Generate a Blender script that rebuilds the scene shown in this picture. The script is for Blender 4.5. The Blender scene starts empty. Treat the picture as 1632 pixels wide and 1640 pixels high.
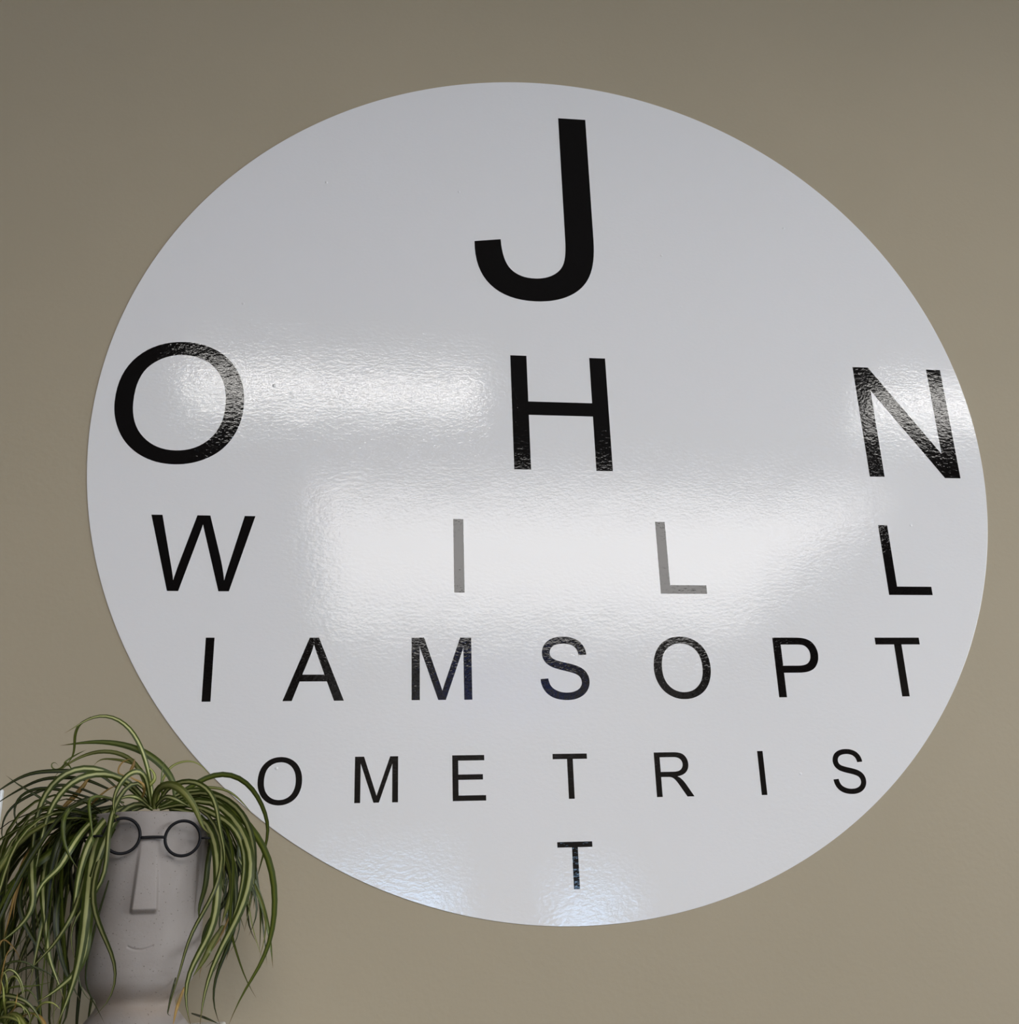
import bpy, bmesh, math, random
import numpy as np
from mathutils import Vector, Matrix

random.seed(7)
rng = np.random.default_rng(11)
sc = bpy.context.scene
col = sc.collection
R_ = math.radians

# ------------------------------------------------------------------ camera
CAM = np.array([-0.2514, -1.2942, 1.45])
YAW, PITCH, ROLL = -0.139754632, 0.353810991, 0.0333914815
FPX, CX, CY = 1726.617, 816.0, 820.0


def cam_axes():
    c, s = math.cos, math.sin
    Rw = np.array([[c(YAW), -s(YAW), 0], [s(YAW), c(YAW), 0], [0, 0, 1]])
    Rp = np.array([[1, 0, 0], [0, c(PITCH), -s(PITCH)], [0, s(PITCH), c(PITCH)]])
    Rr = np.array([[c(ROLL), 0, s(ROLL)], [0, 1, 0], [-s(ROLL), 0, c(ROLL)]])
    return Rw @ Rp @ Rr


AX = cam_axes()
cd = bpy.data.cameras.new('camera')
cam = bpy.data.objects.new('camera', cd)
col.objects.link(cam)
m = np.eye(4)
m[:3, 0], m[:3, 1], m[:3, 2], m[:3, 3] = AX[:, 0], AX[:, 2], -AX[:, 1], CAM
cam.matrix_world = Matrix(m.tolist())
cd.sensor_fit = 'HORIZONTAL'
cd.sensor_width = 36.0
cd.lens = FPX * 36.0 / 1632.0
cd.clip_start = 0.02
sc.camera = cam


def at(px, py, depth):
    """point seen at photo pixel (px, py) lying `depth` metres in front of the wall"""
    d = AX @ np.array([(px - CX) / FPX, 1.0, (CY - py) / FPX])
    t = (-depth - CAM[1]) / d[1]
    return CAM + t * d


# ------------------------------------------------------------------ world, colour management
sc.view_settings.view_transform = 'Standard'
sc.view_settings.look = 'None'
sc.view_settings.gamma = 1.0
sc.view_settings.use_curve_mapping = False
sc.view_settings.exposure = 0.31
sc.cycles.use_denoising = True
sc.cycles.use_adaptive_sampling = False
sc.cycles.light_sampling_threshold = 0.0
sc.cycles.max_bounces = 8
sc.cycles.diffuse_bounces = 3
sc.cycles.sample_clamp_indirect = 8.0

world = bpy.data.worlds.new('overcast_sky')
sc.world = world
world.use_nodes = True
bg = world.node_tree.nodes['Background']
bg.inputs['Color'].default_value = (0.99, 1.0, 1.03, 1)
bg.inputs['Strength'].default_value = 9.6

PANEL_RADIANCE = 13.0      # slim ceiling panels
BIG_RADIANCE = 5.9        # the wide luminous ceiling light


# ------------------------------------------------------------------ helpers
def tag(o, label=None, cat=None, group=None, kind=None):
    if label: o['label'] = label
    if cat: o['category'] = cat
    if group: o['group'] = group
    if kind: o['kind'] = kind
    return o


def empty(name, loc=(0, 0, 0)):
    o = bpy.data.objects.new(name, None)
    o.location = loc
    o.empty_display_size = 0.05
    col.objects.link(o)
    return o


def link(name, me, mat=None, parent=None):
    o = bpy.data.objects.new(name, me)
    col.objects.link(o)
    if mat: me.materials.append(mat)
    if parent:
        o.parent = parent
        # meshes are written in world coordinates: shift back by the parent's place
        off = Vector((0, 0, 0))
        p = parent
        while p:
            off += p.location
            p = p.parent
        me.transform(Matrix.Translation(-off))
    return o


def mesh(name, verts, faces, smooth=False):
    me = bpy.data.meshes.new(name)
    me.from_pydata([tuple(map(float, v)) for v in verts], [], faces)
    me.update()
    if smooth:
        me.polygons.foreach_set('use_smooth', [True] * len(me.polygons))
    return me


def box(name, lo, hi, mat, parent=None, bevel=0.0):
    bm = bmesh.new()
    bmesh.ops.create_cube(bm, size=1)
    for v in bm.verts:
        v.co = Vector([lo[i] + (v.co[i] + .5) * (hi[i] - lo[i]) for i in range(3)])
    if bevel:
        bmesh.ops.bevel(bm, geom=bm.edges[:], offset=bevel, segments=3, affect='EDGES', profile=.5)
    me = bpy.data.meshes.new(name)
    bm.to_mesh(me); bm.free()
    return link(name, me, mat, parent)


def boxes(name, lst, mat, parent=None):
    bm = bmesh.new()
    for lo, hi in lst:
        r = bmesh.ops.create_cube(bm, size=1)
        for v in r['verts']:
            v.co = Vector([lo[i] + (v.co[i] + .5) * (hi[i] - lo[i]) for i in range(3)])
    me = bpy.data.meshes.new(name)
    bm.to_mesh(me); bm.free()
    return link(name, me, mat, parent)


def tube(name, pts, r, mat, parent=None, closed=False, seg=10):
    pts = [Vector(p) for p in pts]
    n = len(pts)
    V, F = [], []
    nrm = None
    for i, p in enumerate(pts):
        a = pts[(i - 1) % n] if (closed or i > 0) else p
        b = pts[(i + 1) % n] if (closed or i < n - 1) else p
        t = (b - a).normalized()
        if nrm is None:
            nrm = t.orthogonal().normalized()
        nrm = (nrm - t * nrm.dot(t)).normalized()
        bi = t.cross(nrm)
        for k in range(seg):
            an = 2 * math.pi * k / seg
            V.append(p + (nrm * math.cos(an) + bi * math.sin(an)) * r)
    if closed:      # close the twist gap with a best-matching shift
        d = min(range(seg), key=lambda k: (V[k] - V[(n - 1) * seg]).length)
    for i in range(n - (0 if closed else 1)):
        j = (i + 1) % n
        sh = d if (closed and j == 0) else 0
        for k in range(seg):
            F.append((i * seg + k, i * seg + (k + 1) % seg, j * seg + (k + 1 + sh) % seg, j * seg + (k + sh) % seg))
    if not closed:
        F.append(tuple(range(seg - 1, -1, -1)))
        F.append(tuple((n - 1) * seg + k for k in range(seg)))
    return link(name, mesh(name, V, F, True), mat, parent)


# ------------------------------------------------------------------ materials
def new_mat(name):
    mt = bpy.data.materials.new(name)
    mt.use_nodes = True
    nt = mt.node_tree
    return mt, nt, nt.nodes['Principled BSDF'], nt.nodes['Material Output']


def node(nt, t, **kw):
    n = nt.nodes.new(t)
    for k, v in kw.items():
        if k in n.inputs:
            n.inputs[k].default_value = v
        else:
            setattr(n, k, v)
    return n


def ramp(nt, pts, interp='LINEAR'):
    n = nt.nodes.new('ShaderNodeValToRGB')
    n.color_ramp.interpolation = interp
    el = n.color_ramp.elements
    while len(el) < len(pts): el.new(0.5)
    for e, (p, c) in zip(el, pts):
        e.position = p
        e.color = (c[0], c[1], c[2], 1) if len(c) == 3 else c
    return n


def simple(name, c, rough=0.5, metal=0.0, spec=None):
    mt, nt, b, o = new_mat(name)
    b.inputs['Base Color'].default_value = (*c, 1)
    b.inputs['Roughness'].default_value = rough
    b.inputs['Metallic'].default_value = metal
    if spec is not None: b.inputs['Specular IOR Level'].default_value = spec
    tc = node(nt, 'ShaderNodeTexCoord')
    nz = node(nt, 'ShaderNodeTexNoise', Scale=60.0, Detail=4.0)
    nt.links.new(tc.outputs['Object'], nz.inputs['Vector'])
    bp = node(nt, 'ShaderNodeBump', Strength=0.15, Distance=0.001)
    nt.links.new(nz.outputs['Fac'], bp.inputs['Height'])
    nt.links.new(bp.outputs['Normal'], b.inputs['Normal'])
    return mt


def emitter(name, c, s):
    mt = bpy.data.materials.new(name)
    mt.use_nodes = True
    nt = mt.node_tree
    nt.nodes.remove(nt.nodes['Principled BSDF'])
    e = node(nt, 'ShaderNodeEmission', Color=(*c, 1), Strength=s)
    nt.links.new(e.outputs[0], nt.nodes['Material Output'].inputs[0])
    return mt


def wall_paint():
    mt, nt, b, o = new_mat('taupe_wall_paint')
    tc = node(nt, 'ShaderNodeTexCoord')
    big = node(nt, 'ShaderNodeTexNoise', Scale=2.2, Detail=5.0, Roughness=0.6)
    nt.links.new(tc.outputs['Object'], big.inputs['Vector'])
    cr = ramp(nt, [(0.3, (0.420, 0.360, 0.262)), (0.7, (0.447, 0.381, 0.278))])
    nt.links.new(big.outputs['Fac'], cr.inputs['Fac'])
    # a few small scuffs and specks
    vo = node(nt, 'ShaderNodeTexVoronoi', Scale=5.0, Randomness=1.0)
    nt.links.new(tc.outputs['Object'], vo.inputs['Vector'])
    sp = ramp(nt, [(0.0, (1, 1, 1)), (0.012, (0.5, 0.5, 0.5)), (0.03, (0, 0, 0))])
    nt.links.new(vo.outputs['Distance'], sp.inputs['Fac'])
    mx = node(nt, 'ShaderNodeMix', data_type='RGBA')
    mx.inputs[7].default_value = (0.20, 0.165, 0.12, 1)
    mu = node(nt, 'ShaderNodeMath', operation='MULTIPLY')
    mu.inputs[1].default_value = 0.5
    nt.links.new(sp.outputs['Color'], mu.inputs[0])
    nt.links.new(mu.outputs[0], mx.inputs[0])
    nt.links.new(cr.outputs['Color'], mx.inputs[6])
    nt.links.new(mx.outputs[2], b.inputs['Base Color'])
    b.inputs['Roughness'].default_value = 0.62
    b.inputs['Specular IOR Level'].default_value = 0.25
    fine = node(nt, 'ShaderNodeTexNoise', Scale=140.0, Detail=3.0)
    nt.links.new(tc.outputs['Object'], fine.inputs['Vector'])
    bp = node(nt, 'ShaderNodeBump', Strength=0.5, Distance=0.0004)
    nt.links.new(fine.outputs['Fac'], bp.inputs['Height'])
    nt.links.new(bp.outputs['Normal'], b.inputs['Normal'])
    return mt


def vinyl(name, c, ref):
    """glossy laminated print with an orange-peel surface and a few trapped specks"""
    mt, nt, b, o = new_mat(name)
    b.inputs['Base Color'].default_value = (*c, 1)
    b.inputs['Roughness'].default_value = 0.045
    b.inputs['IOR'].default_value = 1.45
    tc = node(nt, 'ShaderNodeTexCoord', object=ref)
    n1 = node(nt, 'ShaderNodeTexNoise', Scale=225.0, Detail=2.5, Roughness=0.6)
    mp = node(nt, 'ShaderNodeMapping')
    mp.inputs['Scale'].default_value = (0.72, 1, 1.15)
    nt.links.new(tc.outputs['Object'], mp.inputs['Vector'])
    nt.links.new(mp.outputs['Vector'], n1.inputs['Vector'])
    n2 = node(nt, 'ShaderNodeTexNoise', Scale=14.0, Detail=1.0)
    nt.links.new(tc.outputs['Object'], n2.inputs['Vector'])
    vo = node(nt, 'ShaderNodeTexVoronoi', Scale=13.0, Randomness=1.0)
    nt.links.new(tc.outputs['Object'], vo.inputs['Vector'])
    bub = ramp(nt, [(0.0, (1, 1, 1)), (0.034, (0, 0, 0))], 'EASE')
    nt.links.new(vo.outputs['Distance'], bub.inputs['Fac'])
    b1 = node(nt, 'ShaderNodeBump', Strength=1.0, Distance=0.0003)
    nt.links.new(n2.outputs['Fac'], b1.inputs['Height'])
    b2 = node(nt, 'ShaderNodeBump', Strength=1.0, Distance=0.000145)
    nt.links.new(n1.outputs['Fac'], b2.inputs['Height'])
    nt.links.new(b1.outputs['Normal'], b2.inputs['Normal'])
    b3 = node(nt, 'ShaderNodeBump', Strength=1.0, Distance=0.0009)
    nt.links.new(bub.outputs['Color'], b3.inputs['Height'])
    nt.links.new(b2.outputs['Normal'], b3.inputs['Normal'])
    nt.links.new(b3.outputs['Normal'], b.inputs['Normal'])
    return mt


def stoneware():
    mt, nt, b, o = new_mat('speckled_stoneware')
    tc = node(nt, 'ShaderNodeTexCoord')
    v1 = node(nt, 'ShaderNodeTexVoronoi', Scale=330.0, Randomness=1.0)
    nt.links.new(tc.outputs['Object'], v1.inputs['Vector'])
    s1 = ramp(nt, [(0.0, (1, 1, 1)), (0.10, (1, 1, 1)), (0.24, (0, 0, 0))])
    nt.links.new(v1.outputs['Distance'], s1.inputs['Fac'])
    gate = node(nt, 'ShaderNodeTexNoise', Scale=330.0, Detail=1.0)
    nt.links.new(tc.outputs['Object'], gate.inputs['Vector'])
    g = ramp(nt, [(0.52, (0, 0, 0)), (0.60, (1, 1, 1))])
    nt.links.new(gate.outputs['Fac'], g.inputs['Fac'])
    mu = node(nt, 'ShaderNodeMath', operation='MULTIPLY')
    nt.links.new(s1.outputs['Color'], mu.inputs[0])
    nt.links.new(g.outputs['Color'], mu.inputs[1])
    mu2 = node(nt, 'ShaderNodeMath', operation='MULTIPLY')
    mu2.inputs[1].default_value = 0.7
    nt.links.new(mu.outputs[0], mu2.inputs[0])
    big = node(nt, 'ShaderNodeTexNoise', Scale=24.0, Detail=5.0)
    nt.links.new(tc.outputs['Object'], big.inputs['Vector'])
    base = ramp(nt, [(0.3, (0.285, 0.254, 0.238)), (0.75, (0.33, 0.297, 0.28))])
    nt.links.new(big.outputs['Fac'], base.inputs['Fac'])
    # brown iron stain that runs around the neck
    sep = node(nt, 'ShaderNodeSeparateXYZ')
    nt.links.new(tc.outputs['Object'], sep.inputs[0])
    add = node(nt, 'ShaderNodeMath', operation='MULTIPLY_ADD')
    add.inputs[1].default_value = 0.03
    nt.links.new(big.outputs['Fac'], add.inputs[0])
    nt.links.new(sep.outputs['Z'], add.inputs[2])
    st = ramp(nt, [(0.030, (0, 0, 0)), (0.044, (1, 1, 1)), (0.052, (0.7, 0.7, 0.7)), (0.066, (0, 0, 0))])
    nt.links.new(add.outputs[0], st.inputs['Fac'])
    stm = node(nt, 'ShaderNodeMath', operation='MULTIPLY')
    stm.inputs[1].default_value = 0.55
    nt.links.new(st.outputs['Color'], stm.inputs[0])
    mx0 = node(nt, 'ShaderNodeMix', data_type='RGBA')
    mx0.inputs[7].default_value = (0.27, 0.205, 0.15, 1)
    nt.links.new(stm.outputs[0], mx0.inputs[0])
    nt.links.new(base.outputs['Color'], mx0.inputs[6])
    mx = node(nt, 'ShaderNodeMix', data_type='RGBA')
    mx.inputs[7].default_value = (0.07, 0.045, 0.035, 1)
    nt.links.new(mu2.outputs[0], mx.inputs[0])
    nt.links.new(mx0.outputs[2], mx.inputs[6])
    nt.links.new(mx.outputs[2], b.inputs['Base Color'])
    b.inputs['Roughness'].default_value = 0.6
    b.inputs['Specular IOR Level'].default_value = 0.3
    fine = node(nt, 'ShaderNodeTexNoise', Scale=420.0, Detail=3.0)
    nt.links.new(tc.outputs['Object'], fine.inputs['Vector'])
    bp = node(nt, 'ShaderNodeBump', Strength=0.35, Distance=0.0004)
    nt.links.new(fine.outputs['Fac'], bp.inputs['Height'])
    nt.links.new(bp.outputs['Normal'], b.inputs['Normal'])
    return mt


def leaf_mat(name, edge, stripe, half=0.17, tip=(0.16, 0.09, 0.03)):
    mt, nt, b, o = new_mat(name)
    uv = node(nt, 'ShaderNodeUVMap', uv_map='UVMap')
    sep = node(nt, 'ShaderNodeSeparateXYZ')
    nt.links.new(uv.outputs[0], sep.inputs[0])
    d = node(nt, 'ShaderNodeMath', operation='SUBTRACT'); d.inputs[1].default_value = 0.5
    nt.links.new(sep.outputs['X'], d.inputs[0])
    a = node(nt, 'ShaderNodeMath', operation='ABSOLUTE')
    nt.links.new(d.outputs[0], a.inputs[0])
    # fine veins wobble the border of the stripe
    tc = node(nt, 'ShaderNodeTexCoord')
    nz = node(nt, 'ShaderNodeTexNoise', Scale=90.0, Detail=2.0)
    nt.links.new(tc.outputs['Object'], nz.inputs['Vector'])
    wob = node(nt, 'ShaderNodeMath', operation='MULTIPLY_ADD')
    wob.inputs[1].default_value = 0.10
    nt.links.new(nz.outputs['Fac'], wob.inputs[0])
    nt.links.new(a.outputs[0], wob.inputs[2])
    f = node(nt, 'ShaderNodeMapRange', interpolation_type='SMOOTHSTEP')
    f.inputs['From Min'].default_value = half + 0.05 - 0.07
    f.inputs['From Max'].default_value = half + 0.05 + 0.07
    nt.links.new(wob.outputs[0], f.inputs['Value'])
    mx = node(nt, 'ShaderNodeMix', data_type='RGBA')
    mx.inputs[6].default_value = (*stripe, 1)
    mx.inputs[7].default_value = (*edge, 1)
    nt.links.new(f.outputs[0], mx.inputs[0])
    tipf = node(nt, 'ShaderNodeMapRange')
    tipf.inputs['From Min'].default_value = 0.93
    tipf.inputs['From Max'].default_value = 1.0
    nt.links.new(sep.outputs['Y'], tipf.inputs['Value'])
    mt2 = node(nt, 'ShaderNodeMix', data_type='RGBA')
    mt2.inputs[7].default_value = (*tip, 1)
    nt.links.new(tipf.outputs[0], mt2.inputs[0])
    nt.links.new(mx.outputs[2], mt2.inputs[6])
    oi = node(nt, 'ShaderNodeObjectInfo')
    hs = node(nt, 'ShaderNodeHueSaturation')
    vr = node(nt, 'ShaderNodeMapRange')
    vr.inputs['To Min'].default_value = 0.65
    vr.inputs['To Max'].default_value = 1.25
    nt.links.new(oi.outputs['Random'], vr.inputs['Value'])
    nt.links.new(vr.outputs[0], hs.inputs['Value'])
    nt.links.new(mt2.outputs[2], hs.inputs['Color'])
    nt.links.new(hs.outputs['Color'], b.inputs['Base Color'])
    b.inputs['Roughness'].default_value = 0.42
    b.inputs['Specular IOR Level'].default_value = 0.35
    tr = node(nt, 'ShaderNodeBsdfTranslucent')
    nt.links.new(hs.outputs['Color'], tr.inputs['Color'])
    ms = node(nt, 'ShaderNodeMixShader', Fac=0.14)
    nt.links.new(b.outputs[0], ms.inputs[1])
    nt.links.new(tr.outputs[0], ms.inputs[2])
    nt.links.new(ms.outputs[0], o.inputs[0])
    return mt


def pane_mat(name, tint):
    mt = bpy.data.materials.new(name)
    mt.use_nodes = True
    nt = mt.node_tree
    nt.nodes.remove(nt.nodes['Principled BSDF'])
    t = node(nt, 'ShaderNodeBsdfTransparent', Color=(*tint, 1))
    g = node(nt, 'ShaderNodeBsdfGlossy', Roughness=0.0)
    fr = node(nt, 'ShaderNodeFresnel', IOR=1.45)
    ms = node(nt, 'ShaderNodeMixShader')
    nt.links.new(fr.outputs[0], ms.inputs[0])
    nt.links.new(t.outputs[0], ms.inputs[1])
    nt.links.new(g.outputs[0], ms.inputs[2])
    nt.links.new(ms.outputs[0], nt.nodes['Material Output'].inputs[0])
    return mt


M_WALL = wall_paint()
M_ROOM = simple('room_wall_paint', (0.19, 0.17, 0.15), 0.7)
M_CEIL = simple('ceiling_paint', (0.10, 0.10, 0.10), 0.85)
M_FLOOR = simple('grey_carpet_tile', (0.09, 0.085, 0.08), 0.9)
M_FRAME = simple('white_window_frame', (0.7, 0.7, 0.7), 0.4)
M_PANE = pane_mat('clear_glass', (0.96, 0.98, 0.98))
M_BLUE = pane_mat('pale_blue_glass', (0.66, 0.83, 1.0))
M_TINT = pane_mat('blue_tinted_glass', (0.12, 0.19, 0.40))
M_CAB = simple('white_laminate', (0.70, 0.68, 0.65), 0.35)
M_PLATE = simple('white_plastic', (0.74, 0.76, 0.78), 0.35)
M_PANEL = emitter('lit_panel_diffuser', (1.0, 0.97, 0.93), PANEL_RADIANCE)
M_BIG = emitter('lit_wide_diffuser', (1.0, 0.965, 0.94), BIG_RADIANCE)
M_WIRE = simple('black_wire', (0.006, 0.006, 0.008), 0.5, 0.0, 0.2)
M_STONE = stoneware()
M_SOIL = simple('dark_soil', (0.035, 0.025, 0.018), 0.95)
M_POT = simple('brown_plastic_pot', (0.10, 0.06, 0.04), 0.5)
LEAF = {
    's': leaf_mat('leaf_striped', (0.044, 0.061, 0.008), (0.40, 0.41, 0.17)),
    'g': leaf_mat('leaf_green', (0.048, 0.066, 0.008), (0.115, 0.14, 0.022)),
    'p': leaf_mat('leaf_pale', (0.13, 0.155, 0.026), (0.34, 0.35, 0.11), 0.22),
    'd': leaf_mat('leaf_dry', (0.30, 0.17, 0.045), (0.40, 0.27, 0.09), 0.2),
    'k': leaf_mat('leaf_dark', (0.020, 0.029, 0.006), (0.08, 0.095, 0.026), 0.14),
}

# ------------------------------------------------------------------ room shell
XL, XR, YF, H = -3.2, 3.2, -6.6, 3.3


def structure(o):
    o['kind'] = 'structure'
    return o


structure(box('wall_back', (XL - .1, 0, 0), (XR + .1, .12, H), M_WALL))
structure(box('floor', (XL - .1, YF - .1, -.1), (XR + .1, .12, 0), M_FLOOR))
structure(box('ceiling', (XL - .1, YF - .1, H), (XR + .1, .12, H + .1), M_CEIL))
structure(box('wall_left', (XL - .1, YF, 0), (XL, 0, H), M_ROOM))


def wall_with_openings(name, a0, a1, openings, to3):
    """upright wall built of boxes around rectangular openings (u0,u1,z0,z1)"""
    us = sorted({a0, a1, *[o[0] for o in openings], *[o[1] for o in openings]})
    lst = []
    for u0, u1 in zip(us[:-1], us[1:]):
        cuts = sorted([(o[2], o[3]) for o in openings if o[0] <= u0 + 1e-6 and o[1] >= u1 - 1e-6])
        z = 0
        for z0, z1 in cuts:
            if z0 > z: lst.append(to3(u0, u1, z, z0))
            z = z1
        if z < H: lst.append(to3(u0, u1, z, H))
    return structure(boxes(name, lst, M_ROOM))


def window(n, u0, u1, z0, z1, to3, glass, facing, bars=0):
    f = 0.045
    lst = [to3(u0, u1, z0, z0 + f), to3(u0, u1, z1 - f, z1), to3(u0, u0 + f, z0 + f, z1 - f), to3(u1 - f, u1, z0 + f, z1 - f)]
    for k in range(bars):
        u = u0 + (u1 - u0) * (k + 1) / (bars + 1)
        lst.append(to3(u - f / 2, u + f / 2, z0 + f, z1 - f))
    w = structure(boxes('window_%d' % n, lst, M_FRAME))
    edges = [u0 + (u1 - u0) * k / (bars + 1) for k in range(bars + 2)]
    for a, b in zip(edges[:-1], edges[1:]):
        lo, hi = to3(a + f / 2, b - f / 2, z0 + f, z1 - f)
        k = 0 if facing == 'x' else 1
        mid = (lo[k] + hi[k]) / 2
        lo = list(lo); hi = list(hi)
        lo[k], hi[k] = mid - .001, mid + .001
        box('pane', lo, hi, glass, w)
    # the opening is a light portal: it only guides sampling of the sky outside
    if glass is M_TINT: return
    lo, hi = to3(u0, u1, z0, z1)
    L = bpy.data.lights.new('window_portal', 'AREA')
    L.shape = 'RECTANGLE'
    L.size, L.size_y = u1 - u0, z1 - z0
    L.cycles.is_portal = True
    o = bpy.data.objects.new('window_portal', L)
    c = [(lo[i] + hi[i]) / 2 for i in range(3)]
    if facing == 'x':
        c[0] = hi[0] + .02
        o.rotation_euler = (R_(90), 0, R_(90))      # emits towards -x
    else:
        c[1] = lo[1] - .02
        o.rotation_euler = (R_(90), 0, R_(180))     # emits towards +y
    o.location = c
    col.objects.link(o)


def to_front(u0, u1, z0, z1): return ((u0, YF - .1, z0), (u1, YF, z1))
def to_right(u0, u1, z0, z1): return ((XR, u0, z0), (XR + .1, u1, z1))


F_WIN = [(-0.60, 0.42, 1.0, 1.66), (1.05, 1.62, 1.0, 1.56), (0.25, 1.38, 2.86, 3.14)]
R_WIN = [(-3.2, -0.35, 1.45, 2.65)]
wall_with_openings('wall_front', XL, XR, F_WIN, to_front)
wall_with_openings('wall_right', YF, 0, R_WIN, to_right)
structure(boxes('reflector_board_1', [((-0.62, YF, 2.66), (2.3, YF + .02, 2.84)), ((-0.62, YF, 3.16), (2.3, YF + .02, 3.27)), ((-0.62, YF, 2.84), (0.23, YF + .02, 3.16)), ((1.40, YF, 2.84), (2.3, YF + .02, 3.16))], M_FRAME))  # pale boards added out of view so the letters mirror a dim glow
window(1, *F_WIN[0], to_front, M_BLUE, 'y')
window(2, *F_WIN[1], to_front, M_BLUE, 'y')
window(3, *F_WIN[2], to_front, M_TINT, 'y')
window(4, *R_WIN[0], to_right, M_PANE, 'x', 2)


def ceiling_light(x0, x1, y0, y1, label, mat):
    t = empty('ceiling_light', ((x0 + x1) / 2, (y0 + y1) / 2, H))
    tag(t, label, 'light')
    f, d = 0.03, 0.035
    boxes('frame', [((x0 - f, y0 - f, H - d), (x1 + f, y0, H)), ((x0 - f, y1, H - d), (x1 + f, y1 + f, H)),
                    ((x0 - f, y0, H - d), (x0, y1, H)), ((x1, y0, H - d), (x1 + f, y1, H))], M_FRAME, t)
    z = H - d + .008
    link('diffuser', mesh('diffuser', [(x0, y0, z), (x0, y1, z), (x1, y1, z), (x1, y0, z)], [(0, 1, 2, 3)]), mat, t)


ceiling_light(-0.90, 0.17, -2.45, -2.20, 'slim lit ceiling panel mirrored across the letter O', M_PANEL)
ceiling_light(1.66, 2.73, -2.45, -2.20, 'slim lit ceiling panel mirrored beside the letter N', M_PANEL)
ceiling_light(-0.50, 2.28, -5.85, -3.30, 'wide lit ceiling panel mirrored across the middle of the disc', M_BIG)

# ------------------------------------------------------------------ round wall decal with its letters
ZC = 2.0305
RAD = 0.6
decal = empty('wall_decal', (0, 0, ZC))
tag(decal, 'large round glossy white decal with black letters on taupe wall', 'decal')
M_WHITE = vinyl('white_vinyl', (0.87, 0.86, 0.872), decal)
M_BLACK = vinyl('black_vinyl', (0.006, 0.005, 0.005), decal)

NS = 360
prof = [(RAD, 0.0), (RAD, -0.0007), (RAD - .00015, -0.0009), (RAD - .0004, -0.001)]
V, F = [], []
for r, y in prof:
    for k in range(NS):
        a = 2 * math.pi * k / NS
        V.append((r * math.cos(a), y, ZC + r * math.sin(a)))
for j in range(len(prof) - 1):
    for k in range(NS):
        F.append((j * NS + k, j * NS + (k + 1) % NS, (j + 1) * NS + (k + 1) % NS, (j + 1) * NS + k))
F.append(tuple((len(prof) - 1) * NS + k for k in range(NS)))
me = mesh('disc', V, F)
bm = bmesh.new(); bm.from_mesh(me)
bmesh.ops.recalc_face_normals(bm, faces=bm.faces[:])
bm.to_mesh(me); bm.free()
link('disc', me, M_WHITE, decal)

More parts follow.
